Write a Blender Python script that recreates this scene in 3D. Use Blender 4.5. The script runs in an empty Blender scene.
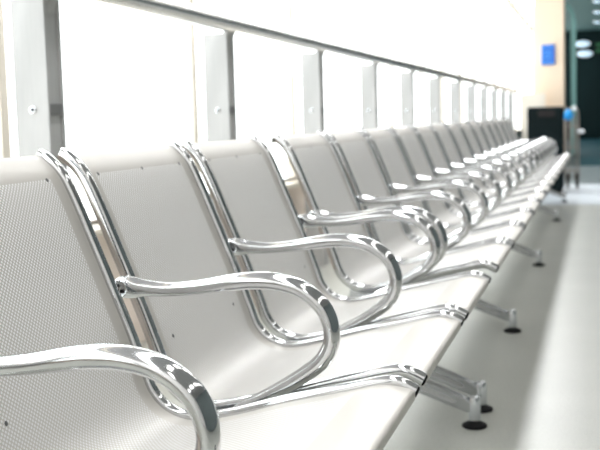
import bpy, bmesh, math, random
from mathutils import Vector, Matrix
random.seed(7)
C = bpy.context.scene.collection
sc = bpy.context.scene
PI = math.pi

# ------------------------------------------------------------------ camera
F_PX, PSI, TH, RO, H = 1065.08, 0.276351, 0.0984394, -0.0286332, 0.834185
cam = bpy.data.cameras.new('camera'); co = bpy.data.objects.new('camera', cam); C.objects.link(co)
s, c = math.sin, math.cos
Fv = Vector((-s(PSI)*c(TH), c(PSI)*c(TH), -s(TH)))
R0 = Vector((c(PSI), s(PSI), 0)); U0 = R0.cross(Fv)
Rv = R0*c(RO) + U0*s(RO); Uv = U0*c(RO) - R0*s(RO)
M = Matrix((Rv, Uv, -Fv)).transposed().to_4x4(); M.translation = (0, 0, H)
co.matrix_world = M
cam.sensor_width = 36; cam.lens = F_PX/600*36
cam.dof.use_dof = True; cam.dof.focus_distance = 1.42; cam.dof.aperture_fstop = 8.5
cam.clip_start = .05; cam.clip_end = 200
sc.camera = co

# ------------------------------------------------------------------ light
w = bpy.data.worlds.new('sky'); sc.world = w; w.use_nodes = True
bg = w.node_tree.nodes['Background']; bg.inputs[0].default_value = (.97, .985, 1, 1); bg.inputs[1].default_value = 5.4
sun = bpy.data.lights.new('sun', 'SUN'); so = bpy.data.objects.new('sun', sun); C.objects.link(so)
sun.energy = 1.4; sun.angle = math.radians(8); sun.color = (1, .995, .98)
so.rotation_euler = Vector((-math.cos(math.radians(51.5)), .15, math.sin(math.radians(51.5)))).to_track_quat('Z', 'Y').to_euler()
sc.view_settings.view_transform = 'Standard'; sc.view_settings.look = 'None'
sc.view_settings.gamma = 1; sc.view_settings.use_curve_mapping = False
sc.view_settings.exposure = -0.5
sc.cycles.transparent_max_bounces = 40
sc.cycles.max_bounces = 10; sc.cycles.diffuse_bounces = 6; sc.cycles.glossy_bounces = 6

# ------------------------------------------------------------------ materials
def srgb(r, g, b):
    f = lambda v: (v/255/12.92) if v/255 <= .04045 else ((v/255+.055)/1.055)**2.4
    return (f(r), f(g), f(b), 1)
def mat(name, col, rough=.5, metal=0., noise=0, nscale=30, emit=None, estr=0, bump=0, aniso=None):
    m = bpy.data.materials.new(name); m.use_nodes = True; nt = m.node_tree
    b = nt.nodes['Principled BSDF']
    b.inputs['Base Color'].default_value = col; b.inputs['Roughness'].default_value = rough; b.inputs['Metallic'].default_value = metal
    if noise or bump:
        tc = nt.nodes.new('ShaderNodeTexCoord'); mp = nt.nodes.new('ShaderNodeMapping'); nz = nt.nodes.new('ShaderNodeTexNoise')
        mp.inputs['Scale'].default_value = aniso or (1, 1, 1)
        nz.inputs['Scale'].default_value = nscale; nz.inputs['Detail'].default_value = 4
        nt.links.new(tc.outputs['Object'], mp.inputs[0]); nt.links.new(mp.outputs[0], nz.inputs['Vector'])
        if noise:
            mx = nt.nodes.new('ShaderNodeMixRGB'); mx.inputs[1].default_value = tuple(v*(1-noise) for v in col[:3])+(1,)
            mx.inputs[2].default_value = tuple(min(1, v*(1+noise)) for v in col[:3])+(1,)
            nt.links.new(nz.outputs['Fac'], mx.inputs[0]); nt.links.new(mx.outputs[0], b.inputs['Base Color'])
        if bump:
            bm_ = nt.nodes.new('ShaderNodeBump'); bm_.inputs['Strength'].default_value = bump; bm_.inputs['Distance'].default_value = .002
            nt.links.new(nz.outputs['Fac'], bm_.inputs['Height']); nt.links.new(bm_.outputs[0], b.inputs['Normal'])
    if emit: b.inputs['Emission Color'].default_value = emit; b.inputs['Emission Strength'].default_value = estr
    return m
chrome = mat('chrome', (.58, .585, .59, 1), .08, 1.0, noise=.03, nscale=8)
chrome2 = mat('satin_chrome', (.62, .64, .66, 1), .22, 1.0, noise=.05, nscale=14)
hand_m = mat('handrail_steel', (.80, .78, .75, 1), .22, 1.0, noise=.08, nscale=6, aniso=(1, .1, 1))
steel = mat('brushed_steel', (.44, .44, .435, 1), .6, .12, noise=.10, nscale=10, aniso=(12, 12, .6))
black = mat('black_plastic', (.008, .008, .009, 1), .6)
leg_m = mat('leg_metal', (.46, .47, .48, 1), .26, .95, noise=.06, nscale=12)
rivet_m = mat('rivet_metal', (.12, .12, .12, 1), .4, .5)
beam_m = mat('beam_paint', (.18, .18, .18, 1), .45, .3)
plaster = mat('white_plaster', (.80, .79, .77, 1), .8, noise=.03, nscale=5)
roomwall = mat('grey_green_wall', (.10, .12, .12, 1), .8, noise=.03, nscale=5)
sillp = mat('sill_plaster', srgb(236, 222, 212), .7, noise=.03, nscale=5)
frame_m = mat('window_frame_paint', srgb(226, 218, 205), .45, noise=.04, nscale=8)
peach = mat('peach_paint', srgb(236, 214, 190), .75, noise=.04, nscale=2)
darkwall = mat('dark_teal_wall', (.002, .011, .012, 1), .6, noise=.4, nscale=1.2)
tealceil = mat('teal_ceiling', (.06, .135, .13, 1), .7, noise=.1, nscale=1)
white_ceil = mat('ceiling_paint', (.35, .35, .35, 1), .85, noise=.02, nscale=3)
bin_m = mat('dark_bin_metal', (.002, .007, .008, 1), .6, .0, noise=.15, nscale=6)
blue = mat('blue_sign', srgb(16, 98, 196), .4); bluel = mat('light_blue_print', srgb(70, 165, 235), .4)
bagm = mat('blue_bag', srgb(30, 150, 225), .6, bump=.4, nscale=30)
alu = mat('aluminium_tube', srgb(150, 140, 132), .35, .7, noise=.06)
tealglass = mat('teal_frame', srgb(112, 158, 153), .5, .0, noise=.05)
rubber = mat('rubber', (.02, .018, .018, 1), .7)
whitep = mat('white_plastic', (.8, .82, .84, 1), .35)
lamp_e = mat('lamp_glow', (.3, .4, .5, 1), .4, emit=(.66, .86, 1, 1), estr=1.3)
green_e = mat('green_glow', (.01, .08, .03, 1), .4, emit=(.02, .30, .10, 1), estr=.15)

def floor_mat():
    m = bpy.data.materials.new('speckled_floor'); m.use_nodes = True; nt = m.node_tree; N = nt.nodes; L = nt.links
    b = N['Principled BSDF']; b.inputs['Roughness'].default_value = .30
    b.inputs['Specular IOR Level'].default_value = .35
    tc = N.new('ShaderNodeTexCoord')
    n1 = N.new('ShaderNodeTexNoise'); n1.inputs['Scale'].default_value = 3.0; n1.inputs['Detail'].default_value = 5
    n2 = N.new('ShaderNodeTexNoise'); n2.inputs['Scale'].default_value = 160; n2.inputs['Detail'].default_value = 2
    L.new(tc.outputs['Object'], n1.inputs[0]); L.new(tc.outputs['Object'], n2.inputs[0])
    a = N.new('ShaderNodeMixRGB'); a.inputs[1].default_value = srgb(162, 163, 156); a.inputs[2].default_value = srgb(180, 180, 173)
    L.new(n1.outputs['Fac'], a.inputs[0])
    r = N.new('ShaderNodeValToRGB'); r.color_ramp.elements[0].position = .30; r.color_ramp.elements[0].color = (.78, .78, .78, 1)
    r.color_ramp.elements[1].position = .48; r.color_ramp.elements[1].color = (1, 1, 1, 1)
    L.new(n2.outputs['Fac'], r.inputs[0])
    mu = N.new('ShaderNodeMixRGB'); mu.blend_type = 'MULTIPLY'; mu.inputs[0].default_value = 1
    L.new(a.outputs[0], mu.inputs[1]); L.new(r.outputs[0], mu.inputs[2]); L.new(mu.outputs[0], b.inputs['Base Color'])
    return m
floor_m = floor_mat()
floor_sunlit = mat('white_floor_tile', (.50, .54, .58, 1), .4, noise=.03, nscale=3)  # pale colour stands in for sunlight lying across the floor
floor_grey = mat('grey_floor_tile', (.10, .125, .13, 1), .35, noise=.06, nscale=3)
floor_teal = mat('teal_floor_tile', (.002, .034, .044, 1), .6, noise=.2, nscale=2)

def perf_mat(u0, u1, v0, v1):
    """painted sheet steel punched with a staggered grid of round holes between the margins"""
    m = bpy.data.materials.new('perforated_sheet'); m.use_nodes = True; nt = m.node_tree; N = nt.nodes; L = nt.links
    b = N['Principled BSDF']; b.inputs['Base Color'].default_value = srgb(187, 183, 177)
    b.inputs['Roughness'].default_value = .45; b.inputs['Metallic'].default_value = .25
    uv = N.new('ShaderNodeUVMap'); sp = N.new('ShaderNodeSeparateXYZ'); L.new(uv.outputs[0], sp.inputs[0])
    def math_(op, a, b_=None):
        n = N.new('ShaderNodeMath'); n.operation = op
        for i, v in enumerate((a, b_)):
            if v is None: continue
            if isinstance(v, (int, float)): n.inputs[i].default_value = v
            else: L.new(v, n.inputs[i])
        return n.outputs[0]
    def cell(off):
        out = []
        for o, P in ((sp.outputs[0], .0084), (sp.outputs[1], .0071)):
            t = math_('FRACT', math_('ADD', math_('DIVIDE', o, P), off))
            t = math_('MULTIPLY', math_('SUBTRACT', t, .5), P); out.append(math_('MULTIPLY', t, t))
        return math_('SQRT', math_('ADD', out[0], out[1]))
    d = math_('MINIMUM', cell(0), cell(.5))
    hole = math_('LESS_THAN', d, .00190)
    for o, lo, hi in ((sp.outputs[0], u0, u1), (sp.outputs[1], v0, v1)):
        hole = math_('MULTIPLY', hole, math_('MULTIPLY', math_('GREATER_THAN', o, lo), math_('LESS_THAN', o, hi)))
    tr = N.new('ShaderNodeBsdfTransparent'); mx = N.new('ShaderNodeMixShader')
    # pale hole fill paints in the daylight seen through the back; clearer towards the pan
    daylight_fill = N.new('ShaderNodeBsdfPrincipled'); daylight_fill.inputs['Base Color'].default_value = (.93, .93, .93, 1); daylight_fill.inputs['Roughness'].default_value = .3
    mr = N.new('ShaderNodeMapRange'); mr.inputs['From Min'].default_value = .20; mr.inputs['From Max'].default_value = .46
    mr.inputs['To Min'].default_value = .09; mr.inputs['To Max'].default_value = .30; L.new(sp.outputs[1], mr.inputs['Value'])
    hm = N.new('ShaderNodeMixShader'); L.new(mr.outputs[0], hm.inputs[0]); L.new(daylight_fill.outputs[0], hm.inputs[1]); L.new(tr.outputs[0], hm.inputs[2])
    L.new(hole, mx.inputs[0]); L.new(b.outputs[0], mx.inputs[1]); L.new(hm.outputs[0], mx.inputs[2])
    L.new(mx.outputs[0], N['Material Output'].inputs[0])
    return m
def glass_mat():
    m = bpy.data.materials.new('window_glass'); m.use_nodes = True; nt = m.node_tree; N = nt.nodes; L = nt.links
    N.remove(N['Principled BSDF'])
    tr = N.new('ShaderNodeBsdfTransparent'); tr.inputs[0].default_value = (.97, .985, .98, 1)
    gl = N.new('ShaderNodeBsdfGlossy'); gl.inputs['Roughness'].default_value = .02
    mx = N.new('ShaderNodeMixShader'); mx.inputs[0].default_value = .05; L.new(tr.outputs[0], mx.inputs[1]); L.new(gl.outputs[0], mx.inputs[2])
    L.new(mx.outputs[0], N['Material Output'].inputs[0]); return m
glass = glass_mat()

for m_ in (bin_m, darkwall, floor_teal, rubber, black): m_.node_tree.nodes['Principled BSDF'].inputs['Specular IOR Level'].default_value = .12
# ------------------------------------------------------------------ helpers
def obj(name, bm, m, parent=None, smooth=True, bevel=0):
    bmesh.ops.recalc_face_normals(bm, faces=bm.faces)
    me = bpy.data.meshes.new(name); bm.to_mesh(me); bm.free()
    me.materials.append(m)
    for p in me.polygons: p.use_smooth = smooth
    o = bpy.data.objects.new(name, me); C.objects.link(o)
    if parent: o.parent = parent
    if smooth:
        try: me.set_sharp_from_angle(angle=math.radians(42))
        except Exception: pass
    if bevel:
        b = o.modifiers.new('bevel', 'BEVEL'); b.width = bevel; b.segments = 2; b.limit_method = 'ANGLE'
    return o
def empty(name, loc, label=None, cat=None, group=None):
    o = bpy.data.objects.new(name, None); C.objects.link(o); o.location = loc; o.empty_display_size = .1
    if label: tag(o, label, cat, group)
    return o
def tag(o, label, cat, group=None):
    o['label'] = label; o['category'] = cat
    if group: o['group'] = group
    return o
def struct(o): o['kind'] = 'structure'; return o
def bx(bm, x0, x1, y0, y1, z0, z1):
    r = bmesh.ops.create_cube(bm, size=1)
    for v in r['verts']:
        v.co = Vector((x0 if v.co.x < 0 else x1, y0 if v.co.y < 0 else y1, z0 if v.co.z < 0 else z1))
    return bm
def box(*a): return bx(bmesh.new(), *a)
def catmull(pts, n=8):
    out = []; P = [Vector(p) for p in pts]; P = [2*P[0]-P[1]] + P + [2*P[-1]-P[-2]]
    for i in range(1, len(P)-2):
        for k in range(n):
            t = k/n; a, b, c_, d = P[i-1], P[i], P[i+1], P[i+2]
            out.append(.5*((2*b)+(c_-a)*t+(2*a-5*b+4*c_-d)*t*t+(3*b-a-3*c_+d)*t**3))
    out.append(P[-2]); return out
def sweep(bm, pts, rads, seg=14, ref=Vector((0, 1, 0)), sq=1.0):
    """tube through pts; rads = list of (half width along ref, half thickness); sq<1 squares the section"""
    rings = []
    for i, p in enumerate(pts):
        t = (pts[min(i+1, len(pts)-1)] - pts[max(i-1, 0)]).normalized()
        b = (ref - ref.dot(t)*t).normalized(); n = t.cross(b)
        rw, rt = rads[i] if isinstance(rads, list) else rads
        ring = []
        for k in range(seg):
            a = 2*PI*k/seg; ca, sa = math.cos(a), math.sin(a)
            ca = math.copysign(abs(ca)**sq, ca); sa = math.copysign(abs(sa)**sq, sa)
            ring.append(bm.verts.new(p + b*(rw*ca) + n*(rt*sa)))
        rings.append(ring)
    for a, b in zip(rings, rings[1:]):
        for k in range(seg): bm.faces.new((a[k], a[(k+1) % seg], b[(k+1) % seg], b[k]))
    bm.faces.new(rings[0]); bm.faces.new(rings[-1][::-1])
    return bm
def lathe(bm, prof, loc=(0, 0, 0), seg=24, axis='Z'):
    rings = []
    for r, z in prof:
        ring = []
        for k in range(seg):
            a = 2*PI*k/seg; v = Vector((r*math.cos(a), r*math.sin(a), z))
            if axis == 'Y': v = Vector((v.x, v.z, v.y))
            if axis == 'X': v = Vector((v.z, v.x, v.y))
            ring.append(bm.verts.new(v+Vector(loc)))
        rings.append(ring)
    for a, b in zip(rings, rings[1:]):
        for k in range(seg): bm.faces.new((a[k], a[(k+1) % seg], b[(k+1) % seg], b[k]))
    bm.faces.new(rings[0]); bm.faces.new(rings[-1]); return bm
def shape_xz(bm, outline, y0, y1):
    a = [bm.verts.new((x, y0, z)) for x, z in outline]; b = [bm.verts.new((x, y1, z)) for x, z in outline]
    n = len(a); bm.faces.new(a); bm.faces.new(b[::-1])
    for i in range(n): bm.faces.new((a[i], b[i], b[(i+1) % n], a[(i+1) % n]))
    return bm

# ------------------------------------------------------------------ room shell
XW = -1.67; YE = 34.0
struct(obj('floor', bx(box(-2.2, 4.2, -3.5, 9.9, -.1, 0), -2.2, 4.2, 9.9, 9.9001, -.1, 0), floor_m, smooth=False))
struct(obj('trim_1', box(-1.95, 4.2, 9.9, 12.7, -.1, .0), floor_sunlit, smooth=False))
struct(obj('trim_2', box(-1.95, 4.2, 12.7, 17.0, -.1, .0), floor_grey, smooth=False))
struct(obj('trim_3', box(-1.95, 4.2, 17.0, YE, -.1, .0), floor_teal, smooth=False))
struct(obj('ceiling', box(-2.2, 4.2, -3.5, 22, 3.6, 3.7), white_ceil, smooth=False))
struct(obj('trim_4', box(-1.15, 4.2, 22.0, YE, 3.28, 3.4), tealceil, smooth=False))
struct(obj('wall_right', box(4.0, 4.2, -3.5, YE, 0, 3.6), roomwall, smooth=False))
struct(obj('wall_back', box(-2.2, 4.0, -3.7, -3.5, 0, 3.6), plaster, smooth=False))
struct(obj('wall_left', box(-1.95, -1.70, -3.5, YE, 0, .46), sillp, smooth=False))
struct(obj('wall_end', box(-1.35, 4.0, YE-.2, YE, 0, 3.28), darkwall, smooth=False))
struct(obj('wall_pillar', box(-1.225, -.655, 21.0, 21.5, 0, 3.6), peach, smooth=False, bevel=.02))
fill_e = mat('ceiling_panel_glow', (1, 1, 1, 1), .5, emit=(1, .98, .95, 1), estr=7)  # unseen ceiling panels, added as fill and for highlights in the chrome
for k, (x, y) in enumerate([(x, y) for x in (.6, 2.4) for y in (-2, 1, 4, 7, 10, 13, 16)]):
    o = obj('trim_%d' % (k+5), box(x-.15, x+.15, y-.9, y+.9, 3.57, 3.60), fill_e, smooth=False); struct(o)
struct(obj('wall_low', box(-1.42, -1.0, 20.6, 20.75, 0, 1.2), frame_m, smooth=False))
strip_e = mat('strip_light_glow', (1, 1, 1, 1), .5, emit=(.98, .99, 1, 1), estr=16.5)
struct(obj('trim_40', box(-.95, -.60, -3.2, 20, 3.56, 3.60), strip_e, smooth=False))
# window band along the left wall
win = struct(obj('window_1', box(-1.76, -1.64, -3.5, YE, .46, .485), frame_m, smooth=False, bevel=.004))
obj('window_head', box(-1.74, -1.66, -3.5, YE, 2.93, 3.02), frame_m, win, smooth=False)
for k in range(-3, 20):
    y = 2.745 + 1.53*k
    if y > YE-.5: break
    obj('mullion', box(-1.715, -1.665, y, y+.045, .485, 3.6), frame_m, win, smooth=False, bevel=.004)
    obj('pane', box(-1.704, -1.696, y+.05, y+1.53, .485, 2.93), glass, win, smooth=False)

# ------------------------------------------------------------------ railing
ral = empty('railing', (-1.5, -1, 0), 'long brushed steel handrail on flat steel posts running along the bright windows behind the seats', 'railing')
def rp(name, bm, m, parent=ral, **k):
    bmesh.ops.translate(bm, verts=bm.verts, vec=-Vector((-1.5, -1, 0))) if parent is ral else None
    return obj(name, bm, m, parent, **k)
hz = 1.246
hr = bmesh.new(); sweep(hr, [Vector((-1.5, y, hz)) for y in (-2.2, 5, 10, 15, 20.4)], (.036, .036), seg=20, ref=Vector((1, 0, 0)))
rp('handrail', hr, hand_m)
lo = bmesh.new(); sweep(lo, [Vector((-1.56, y, .527)) for y in (-2.2, 10, 20.4)], (.009, .009), seg=10, ref=Vector((1, 0, 0)))
rp('lower_bar', lo, alu)
proto = None
for k in range(-3, 12):
    y = 2.742 + 1.5367*k; y1 = y+.096
    b = bmesh.new()
    # two cheek plates and a recessed channel web facing the room
    bx(b, -1.617, -1.511, y, y+.010, 0, 1.206); bx(b, -1.617, -1.511, y1-.010, y1, 0, 1.206); bx(b, -1.610, -1.519, y+.010, y1-.010, .0, 1.20)
    p = rp('post', b, steel, smooth=False, bevel=.0015)
    b = bmesh.new(); bx(b, -1.522, -1.512, y+.010, y1-.010, .868, .900)
    q = rp('channel_clip', b, beam_m, smooth=False)
    b = bmesh.new(); sweep(b, [Vector((-1.54, y+.048, 1.165)), Vector((-1.53, y+.048, 1.190)), Vector((-1.506, y+.048, 1.222))], [(.044, .03), (.040, .024), (.03, .022)], seg=16)
    rp('saddle', b, steel)
    b = bmesh.new(); lathe(b, [(.0115, 0), (.0115, -.0025), (.009, -.004), (.0045, -.004), (.004, -.002)], (-1.560, y, .884), 18, 'Y')
    rp('washer', b, chrome2)
    b = bmesh.new(); lathe(b, [(.0058, -.003), (.0058, -.0052), (.002, -.0058)], (-1.560, y, .884), 12, 'Y')
    rp('screw', b, black)

# ------------------------------------------------------------------ benches
Y0, PT, G, GG = 1.561473, .537225, .084062, .215336
def yl(k): return Y0+(k-1)*PT-G/2+(GG-G if k > 3 else 0)
def yr(k): return yl(k)+(GG if k == 3 else G)
XO = -.62
prof = [(-.862, .790), (-.848, .782), (-.824, .757), (-.801, .709), (-.775, .645), (-.750, .583), (-.724, .518), (-.702, .458), (-.685, .413),
        (-.656, .384), (-.612, .372), (-.55, .382), (-.463, .406), (-.364, .429), (-.318, .440), (-.29, .442), (-.262, .430)]
rail_path = catmull([(x-XO, 0, z) for x, z in prof], 6)
pan_path = catmull([(x-XO, 0, z) for x, z in prof[:-2]] + [(-.295-XO, 0, .4405)] + [(-.270-XO, 0, .4365)], 6)
# panel lies a little below the crest of the rails, with a folded lip at top and front
W = PT - G
def panel_bm():
    bm = bmesh.new(); uvl = bm.loops.layers.uv.new('UVMap')
    top = []
    pts = [p.copy() for p in pan_path]
    n0 = len(pts)
    pts = [pts[0]+Vector((-.010, 0, -.018)), pts[0]+Vector((-.010, 0, -.004))] + pts + [pts[-1]+Vector((.006, 0, -.002)), pts[-1]+Vector((.008, 0, -.005)), pts[-1]+Vector((.0075, 0, -.016)), pts[-1]+Vector((.002, 0, -.018))]
    ss = [0]
    for a, b in zip(pts, pts[1:]): ss.append(ss[-1]+(b-a).length)
    th = .0004
    nrm = []
    for i in range(len(pts)):
        t = (pts[min(i+1, len(pts)-1)]-pts[max(i-1, 0)]).normalized(); nrm.append(Vector((-t.z, 0, t.x)) if True else None)
    ys = [0, W]
    grid = {}
    for side, sgn in ((0, .5), (1, -.5)):
        for i, p in enumerate(pts):
            for j, y in enumerate(ys):
                grid[side, i, j] = (bm.verts.new(p + nrm[i]*th*sgn + Vector((0, y, 0))), (y, ss[i]))
    def f(*ks):
        fc = bm.faces.new([grid[k][0] for k in ks])
        for l, k in zip(fc.loops, ks): l[uvl].uv = grid[k][1]
    for i in range(len(pts)-1):
        f((0, i, 0), (0, i+1, 0), (0, i+1, 1), (0, i, 1)); f((1, i, 0), (1, i, 1), (1, i+1, 1), (1, i+1, 0))
        f((0, i, 0), (1, i, 0), (1, i+1, 0), (0, i+1, 0)); f((0, i, 1), (0, i+1, 1), (1, i+1, 1), (1, i, 1))
    e = len(pts)-1
    f((0, 0, 0), (0, 0, 1), (1, 0, 1), (1, 0, 0)); f((0, e, 0), (1, e, 0), (1, e, 1), (0, e, 1))
    return bm, ss[-1]
_pb, SL = panel_bm()
perf = perf_mat(.034, W-.034, .080, SL-.105)
def path_at(s):
    acc = 0
    for a, b in zip(pan_path, pan_path[1:]):
        d = (b-a).length
        if acc+d >= s:
            t = (b-a).normalized(); return a.lerp(b, (s-acc)/d), Vector((-t.z, 0, t.x))
        acc += d
    return pan_path[-1], Vector((0, 0, 1))
def rail_bm(y):
    bm = bmesh.new(); pts = [p+Vector((0, y, 0)) for p in rail_path]
    sweep(bm, pts, (.0088, .0115), seg=16, sq=.8); return bm
def cap_bm(y):
    a, b = rail_path[-2], rail_path[-1]; t = (b-a).normalized(); e = b+Vector((0, y, 0))
    bm = bmesh.new(); sweep(bm, [e-t*.003, e+t*.0022, e+t*.0035], [(.0078, .0088), (.0078, .0088), (.006, .006)], seg=14, sq=.8); return bm
arm_pts = [(-.748, .573), (-.728, .573), (-.700, .572), (-.66, .571), (-.61, .5755), (-.56, .583), (-.52, .587), (-.48, .585), (-.443, .574), (-.413, .550),
           (-.3985, .520), (-.399, .490), (-.415, .462), (-.445, .439), (-.478, .419), (-.515, .400), (-.55, .386)]
arm_r = [(.0125, .0175), (.0130, .0180), (.0125, .0135), (.0125, .0115), (.0135, .0120), (.0155, .0135), (.0165, .0140), (.0175, .0142), (.018, .0140), (.0185, .0135),
         (.0185, .013), (.018, .013), (.017, .013), (.016, .0125), (.014, .0115), (.012, .010), (.010, .008)]
def arm_bm():
    n = 8; pts = catmull([(x-XO, 0, z) for x, z in arm_pts], n); rr = catmull([(a, b, 0) for a, b in arm_r], n)
    pts = [pts[0]+Vector((-.011, 0, 0)), pts[0]+Vector((-.008, 0, 0))] + pts; rr = [Vector((.005, .006, 0)), Vector((.0105, .0125, 0))] + rr
    bm = bmesh.new(); sweep(bm, pts, [(r.x, r.y) for r in rr], seg=24, sq=1.0); return bm
def leg_arm_bm():
    """low arched cross leg, front and back foot, with a raised collar up to the beam"""
    c1 = [(-.332, .068), (-.345, .080), (-.42, .112), (-.50, .143), (-.585, .172), (-.62, .177), (-.655, .172), (-.74, .136), (-.86, .080), (-.872, .068)]
    c2 = [(-.872, .046), (-.86, .044), (-.74, .092), (-.655, .126), (-.62, .131), (-.585, .126), (-.50, .099), (-.42, .070), (-.345, .042), (-.332, .046)]
    bm = bmesh.new(); shape_xz(bm, [(x-XO, z) for x, z in c1+c2], -.014, .014); return bm
def slot_bm(sgn):
    bm = bmesh.new()
    pts = [(-.372, .071), (-.382, .081), (-.46, .112), (-.55, .144), (-.56, .136), (-.55, .128), (-.46, .098), (-.382, .068)]
    shape_xz(bm, [(x-XO, z) for x, z in pts], sgn*.0142-.0008, sgn*.0142+.0008); return bm
def foot_bm():
    return lathe(bmesh.new(), [(.012, .017), (.0155, .019), (.0165, .024), (.0168, .072), (.0145, .082), (.007, .087)], seg=20)
def pad_bm():
    return lathe(bmesh.new(), [(.031, .0), (.034, .003), (.033, .008), (.022, .014), (.013, .017), (.010, .019)], seg=24)

def make_bench(k0, k1, arms, legs, beam, label):
    yb = yr(k0)-.02
    root = empty('waiting_bench', (XO, yb, 0), label, 'bench')
    for k in range(k0, k1):
        y = yr(k)-yb
        o0 = protos.get('seat')
        if not o0:
            bm, _ = panel_bm(); o0 = obj('seat', bm, perf, root)
            kids = [obj('side_rail', rail_bm(-.0055), chrome, o0), obj('side_rail', rail_bm(W+.0055), chrome, o0),
                    obj('end_cap', cap_bm(-.0055), black, o0), obj('end_cap', cap_bm(W+.0055), black, o0)]
            for yy, ss in ((.045, .056), (W/2, .056), (W-.045, .056), (.07, .36), (W-.07, .36)):
                pt, nn = path_at(ss); b = bmesh.new(); lathe(b, [(.0034, -.001), (.0034, .0006), (.0018, .0010)], (0, 0, 0), 12)
                q = Vector((0, 0, 1)).rotation_difference(nn); bmesh.ops.transform(b, matrix=Matrix.Translation(pt+Vector((0, yy, 0))) @ q.to_matrix().to_4x4(), verts=b.verts)
                kids.append(obj('rivet', b, rivet_m, o0))
            protos['seat'] = o0; o0.location.y = y; protos['seat_kids'] = kids
        else:
            o1 = o0.copy(); C.objects.link(o1); o1.parent = root; o1.location.y = y
            for q in protos['seat_kids']:
                q1 = q.copy(); C.objects.link(q1); q1.parent = o1
    for ya in arms:
        if 'arm' not in protos:
            a = obj('armrest', arm_bm(), chrome, root)
            b = bmesh.new(); sweep(b, [Vector((-.762-XO, y, .572)) for y in (-.026, .026)], (.005, .008), seg=12, ref=Vector((1, 0, 0)))
            k_ = [obj('back_bracket', b, chrome, a)]
            b = bmesh.new(); sweep(b, [Vector((-.545-XO, y, .384)) for y in (-.026, .026)], (.016, .005), seg=12, ref=Vector((1, 0, 0)))
            k_.append(obj('seat_bracket', b, chrome2, a))
            b = bmesh.new(); 
            for dx, dz in ((-.747, .5765), (-.739, .5685)): lathe(b, [(.0030, -.0135), (.0030, -.0156), (.0015, -.0158)], (dx-XO, 0, dz), 10, 'Y')
            k_.append(obj('screw', b, black, a))
            b = lathe(bmesh.new(), [(.0150, -.0100), (.0150, -.0128), (.0135, -.0140), (.0125, -.0136)], (-.745-XO, 0, .5725), 24, 'Y'); k_.append(obj('end_plate', b, chrome2, a))
            protos['arm'] = a; protos['arm_kids'] = k_; a.location.y = ya-yb
        else:
            a = protos['arm'].copy(); C.objects.link(a); a.parent = root; a.location.y = ya-yb
            for q in protos['arm_kids']:
                q1 = q.copy(); C.objects.link(q1); q1.parent = a
    b = bmesh.new(); bx(b, -.035, .035, beam[0]-yb, beam[1]-yb, .262, .318)
    obj('beam', b, beam_m, root, smooth=False, bevel=.006)
    for k in range(k0, k1):                       # cross brackets carrying the rails on the beam
        for yy in (yr(k)-yb-.0055, yl(k+1)-yb+.0055):
            b = bmesh.new(); shape_xz(b, [(-.05, .318), (.06, .318), (.085, .3865), (.0, .3675), (-.035, .377)], yy-.004, yy+.004)
            obj('rail_bracket', b, chrome2, root, smooth=False)
    for yy in legs:
        b = leg_arm_bm(); l = obj('leg', b, leg_m, root, smooth=False, bevel=.004); l.location.y = yy-yb
        obj('leg_column', bx(bmesh.new(), -.022, .022, -.016, .016, .170, .262), leg_m, l, smooth=False, bevel=.003)
        for sg in (-1, 1): obj('slot', slot_bm(sg), steel, l, smooth=False)
        for fx in (-.326, -.878):
            f = obj('foot', foot_bm(), chrome2, l); f.location = (fx-XO, 0, 0)
            f = obj('foot_pad', pad_bm(), black, l); f.location = (fx-XO, 0, 0)
    return root
protos = {}
c_ = lambda k: (yl(k)+yr(k))/2
make_bench(0, 3, [c_(0), c_(1), c_(2), yl(3)+.042], [.95, 2.81], (.7, 2.845),
           'nearest bench of three perforated grey steel seats with chrome rails and looped chrome armrests')
make_bench(3, 17, [yr(3)-.042] + [c_(k) for k in range(4, 18)], [2.975, 4.10, 5.93, 8.42, 10.2], (2.89, 10.3),
           'long blurred bench of perforated grey steel seats receding beyond the gap after the nearest seats')

# ------------------------------------------------------------------ things at the far end
t = empty('litter_bin', (-.55, 11.5, 0), 'dark teal upright litter bin standing past the far end of the benches', 'bin')
obj('body', box(-.18, .18, -.185, .185, .03, .78), bin_m, t, smooth=False, bevel=.012)
b = box(-.182, .182, -.187, .187, .765, .895)
obj('lid', b, bin_m, t, smooth=False, bevel=.02)
obj('opening', box(-.07, .10, -.195, -.186, .79, .86), rubber, t, smooth=False, bevel=.006)
obj('door_panel', box(-.14, .14, -.192, -.184, .12, .72), bin_m, t, smooth=False, bevel=.004)
obj('plinth', box(-.16, .16, -.165, .165, 0, .03), black, t, smooth=False)

t = empty('folded_trolley', (-.29, 12.05, 0), 'folded grey metal trolley with dark wheels parked right of the dark bin', 'trolley')
for dx in (-.075, -.03, .02, .06):
    b = bmesh.new(); sweep(b, catmull([(dx, 0, .10), (dx, 0, .5), (dx, 0, .80)], 4), (.009, .011), seg=10); obj('upright', b, alu, t)
b = bmesh.new(); sweep(b, catmull([(-.075, 0, .78), (-.07, -.02, .84), (-.04, -.03, .87), (.03, -.03, .87), (.055, -.02, .84), (.06, 0, .78)], 6), (.010, .010), seg=10, ref=Vector((0, 1, 0.01))); obj('handle', b, alu, t)
for z in (.2, .45, .68):
    b = bmesh.new(); sweep(b, [Vector((-.08, 0, z)), Vector((.065, 0, z))], (.008, .008), seg=10); obj('crossbar', b, alu, t)
for dx, r in ((-.055, .085), (.045, .085)):
    b = lathe(bmesh.new(), [(r*.35, -.016), (r*.8, -.016), (r, -.010), (r, .010), (r*.8, .016), (r*.35, .016)], (dx, -.03, .085), 24, 'X'); w_ = obj('wheel', b, rubber, t)
    b = lathe(bmesh.new(), [(.028, -.018), (.028, .018)], (dx, -.03, .085), 16, 'X'); obj('hub', b, alu, w_)
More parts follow.
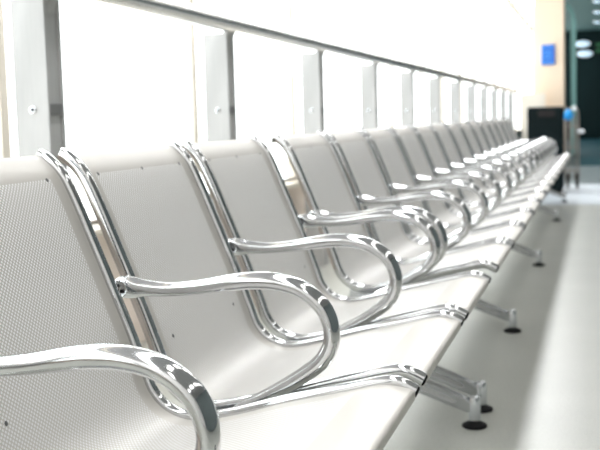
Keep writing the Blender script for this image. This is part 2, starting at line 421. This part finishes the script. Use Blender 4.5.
b = lathe(bmesh.new(), [(.004, -.026), (.018, -.02), (.024, 0), (.018, .02), (.004, .026)], (.02, -.05, .87), 16); obj('knob', b, whitep, t)
b = bmesh.new(); sweep(b, [Vector((.05, -.02, .62)), Vector((.12, -.02, .62))], [(.012, .018), (.016, .022)], seg=12); obj('brake_lever', b, whitep, t)
b = bmesh.new(); bmesh.ops.create_icosphere(b, subdivisions=3, radius=1)
for v in b.verts:
    n = v.co.copy(); k = 1+.08*math.sin(7*n.x+3*n.z)*math.cos(5*n.z); v.co = Vector((n.x*.045*k*(1.1-.25*n.z), n.y*.035, n.z*.062*k))
o = obj('bag', b, bagm); o.location = (-.335, 11.97, .805)
tag(o, 'small bright blue bag hanging on the folded trolley handle', 'bag')

t = empty('wall_sign', (-.955, 20.98, 1.93), 'blue rectangular notice sign mounted on the peach pillar', 'sign')
obj('panel', box(-.125, .125, -.03, .018, -.19, .19), blue, t, smooth=False, bevel=.012)
b = bmesh.new()
bx(b, -.115, .115, -.036, -.029, .15, .165); bx(b, -.115, .115, -.036, -.029, -.165, -.15); bx(b, -.115, -.10, -.036, -.029, -.15, .15)
for z in (-.06, 0, .06): bx(b, -.07, .06, -.036, -.029, z-.008, z+.008)
obj('print', b, bluel, t, smooth=False)

# glazed door edge beside the pillar
t = struct(obj('door_1', box(-.545, -.445, 21.2, 21.26, 0, 2.6), tealglass, smooth=False, bevel=.01))
b = bmesh.new(); sweep(b, catmull([(-.495, 21.23, 2.55), (-.51, 21.23, 2.68), (-.56, 21.23, 2.80), (-.65, 21.23, 2.88)], 6), (.03, .04), seg=12); obj('closer_arm', b, tealglass, t)

# lamps in the dark hall
for i, (x, z, la) in enumerate(((-.52, 2.88, 'upper of two oval white lamps glowing on the dark far wall'), (-.45, 2.58, 'lower of two oval white lamps glowing on the dark far wall'))):
    t = empty('wall_lamp', (x, YE-.2, z), la, 'lamp', 'oval lamps on the far wall')
    b = lathe(bmesh.new(), [(1, 0), (1.0, -.03), (.8, -.07), (.3, -.09)], seg=24, axis='Y')
    for v in b.verts: v.co.x *= .21; v.co.z *= .085
    obj('diffuser', b, lamp_e, t)
    b = lathe(bmesh.new(), [(1.1, .0), (1.1, -.02)], seg=24, axis='Y')
    for v in b.verts: v.co.x *= .22; v.co.z *= .09
    obj('back_plate', b, whitep, t)
for i, (x, y) in enumerate(((-.03, 24.9), (-.04, 27.6), (-.06, 30.7))):
    t = empty('ceiling_downlight', (x, y, 3.28), ('round downlight in the teal ceiling, highest at the right edge of the photo', 'round downlight in the teal ceiling, middle one at the right edge', 'round downlight in the teal ceiling, lowest at the right edge of the photo')[i], 'light', 'downlights in the far teal ceiling')
    obj('diffuser', lathe(bmesh.new(), [(.11, -.045), (.11, -.002)], seg=20), lamp_e, t)
    obj('trim_ring', lathe(bmesh.new(), [(.13, -.02), (.14, 0.0)], seg=20), whitep, t)
t = empty('green_sign', (.0, YE-.2, 2.74), 'dim green lit sign on the dark far wall at the right edge', 'sign')
obj('housing', box(-.16, .16, -.06, 0, -.17, .17), black, t, smooth=False, bevel=.01)
b = box(-.13, .13, -.07, -.058, .04, .14); bx(b, -.13, .13, -.07, -.058, -.14, -.04); obj('lit_panel', b, green_e, t, smooth=False)
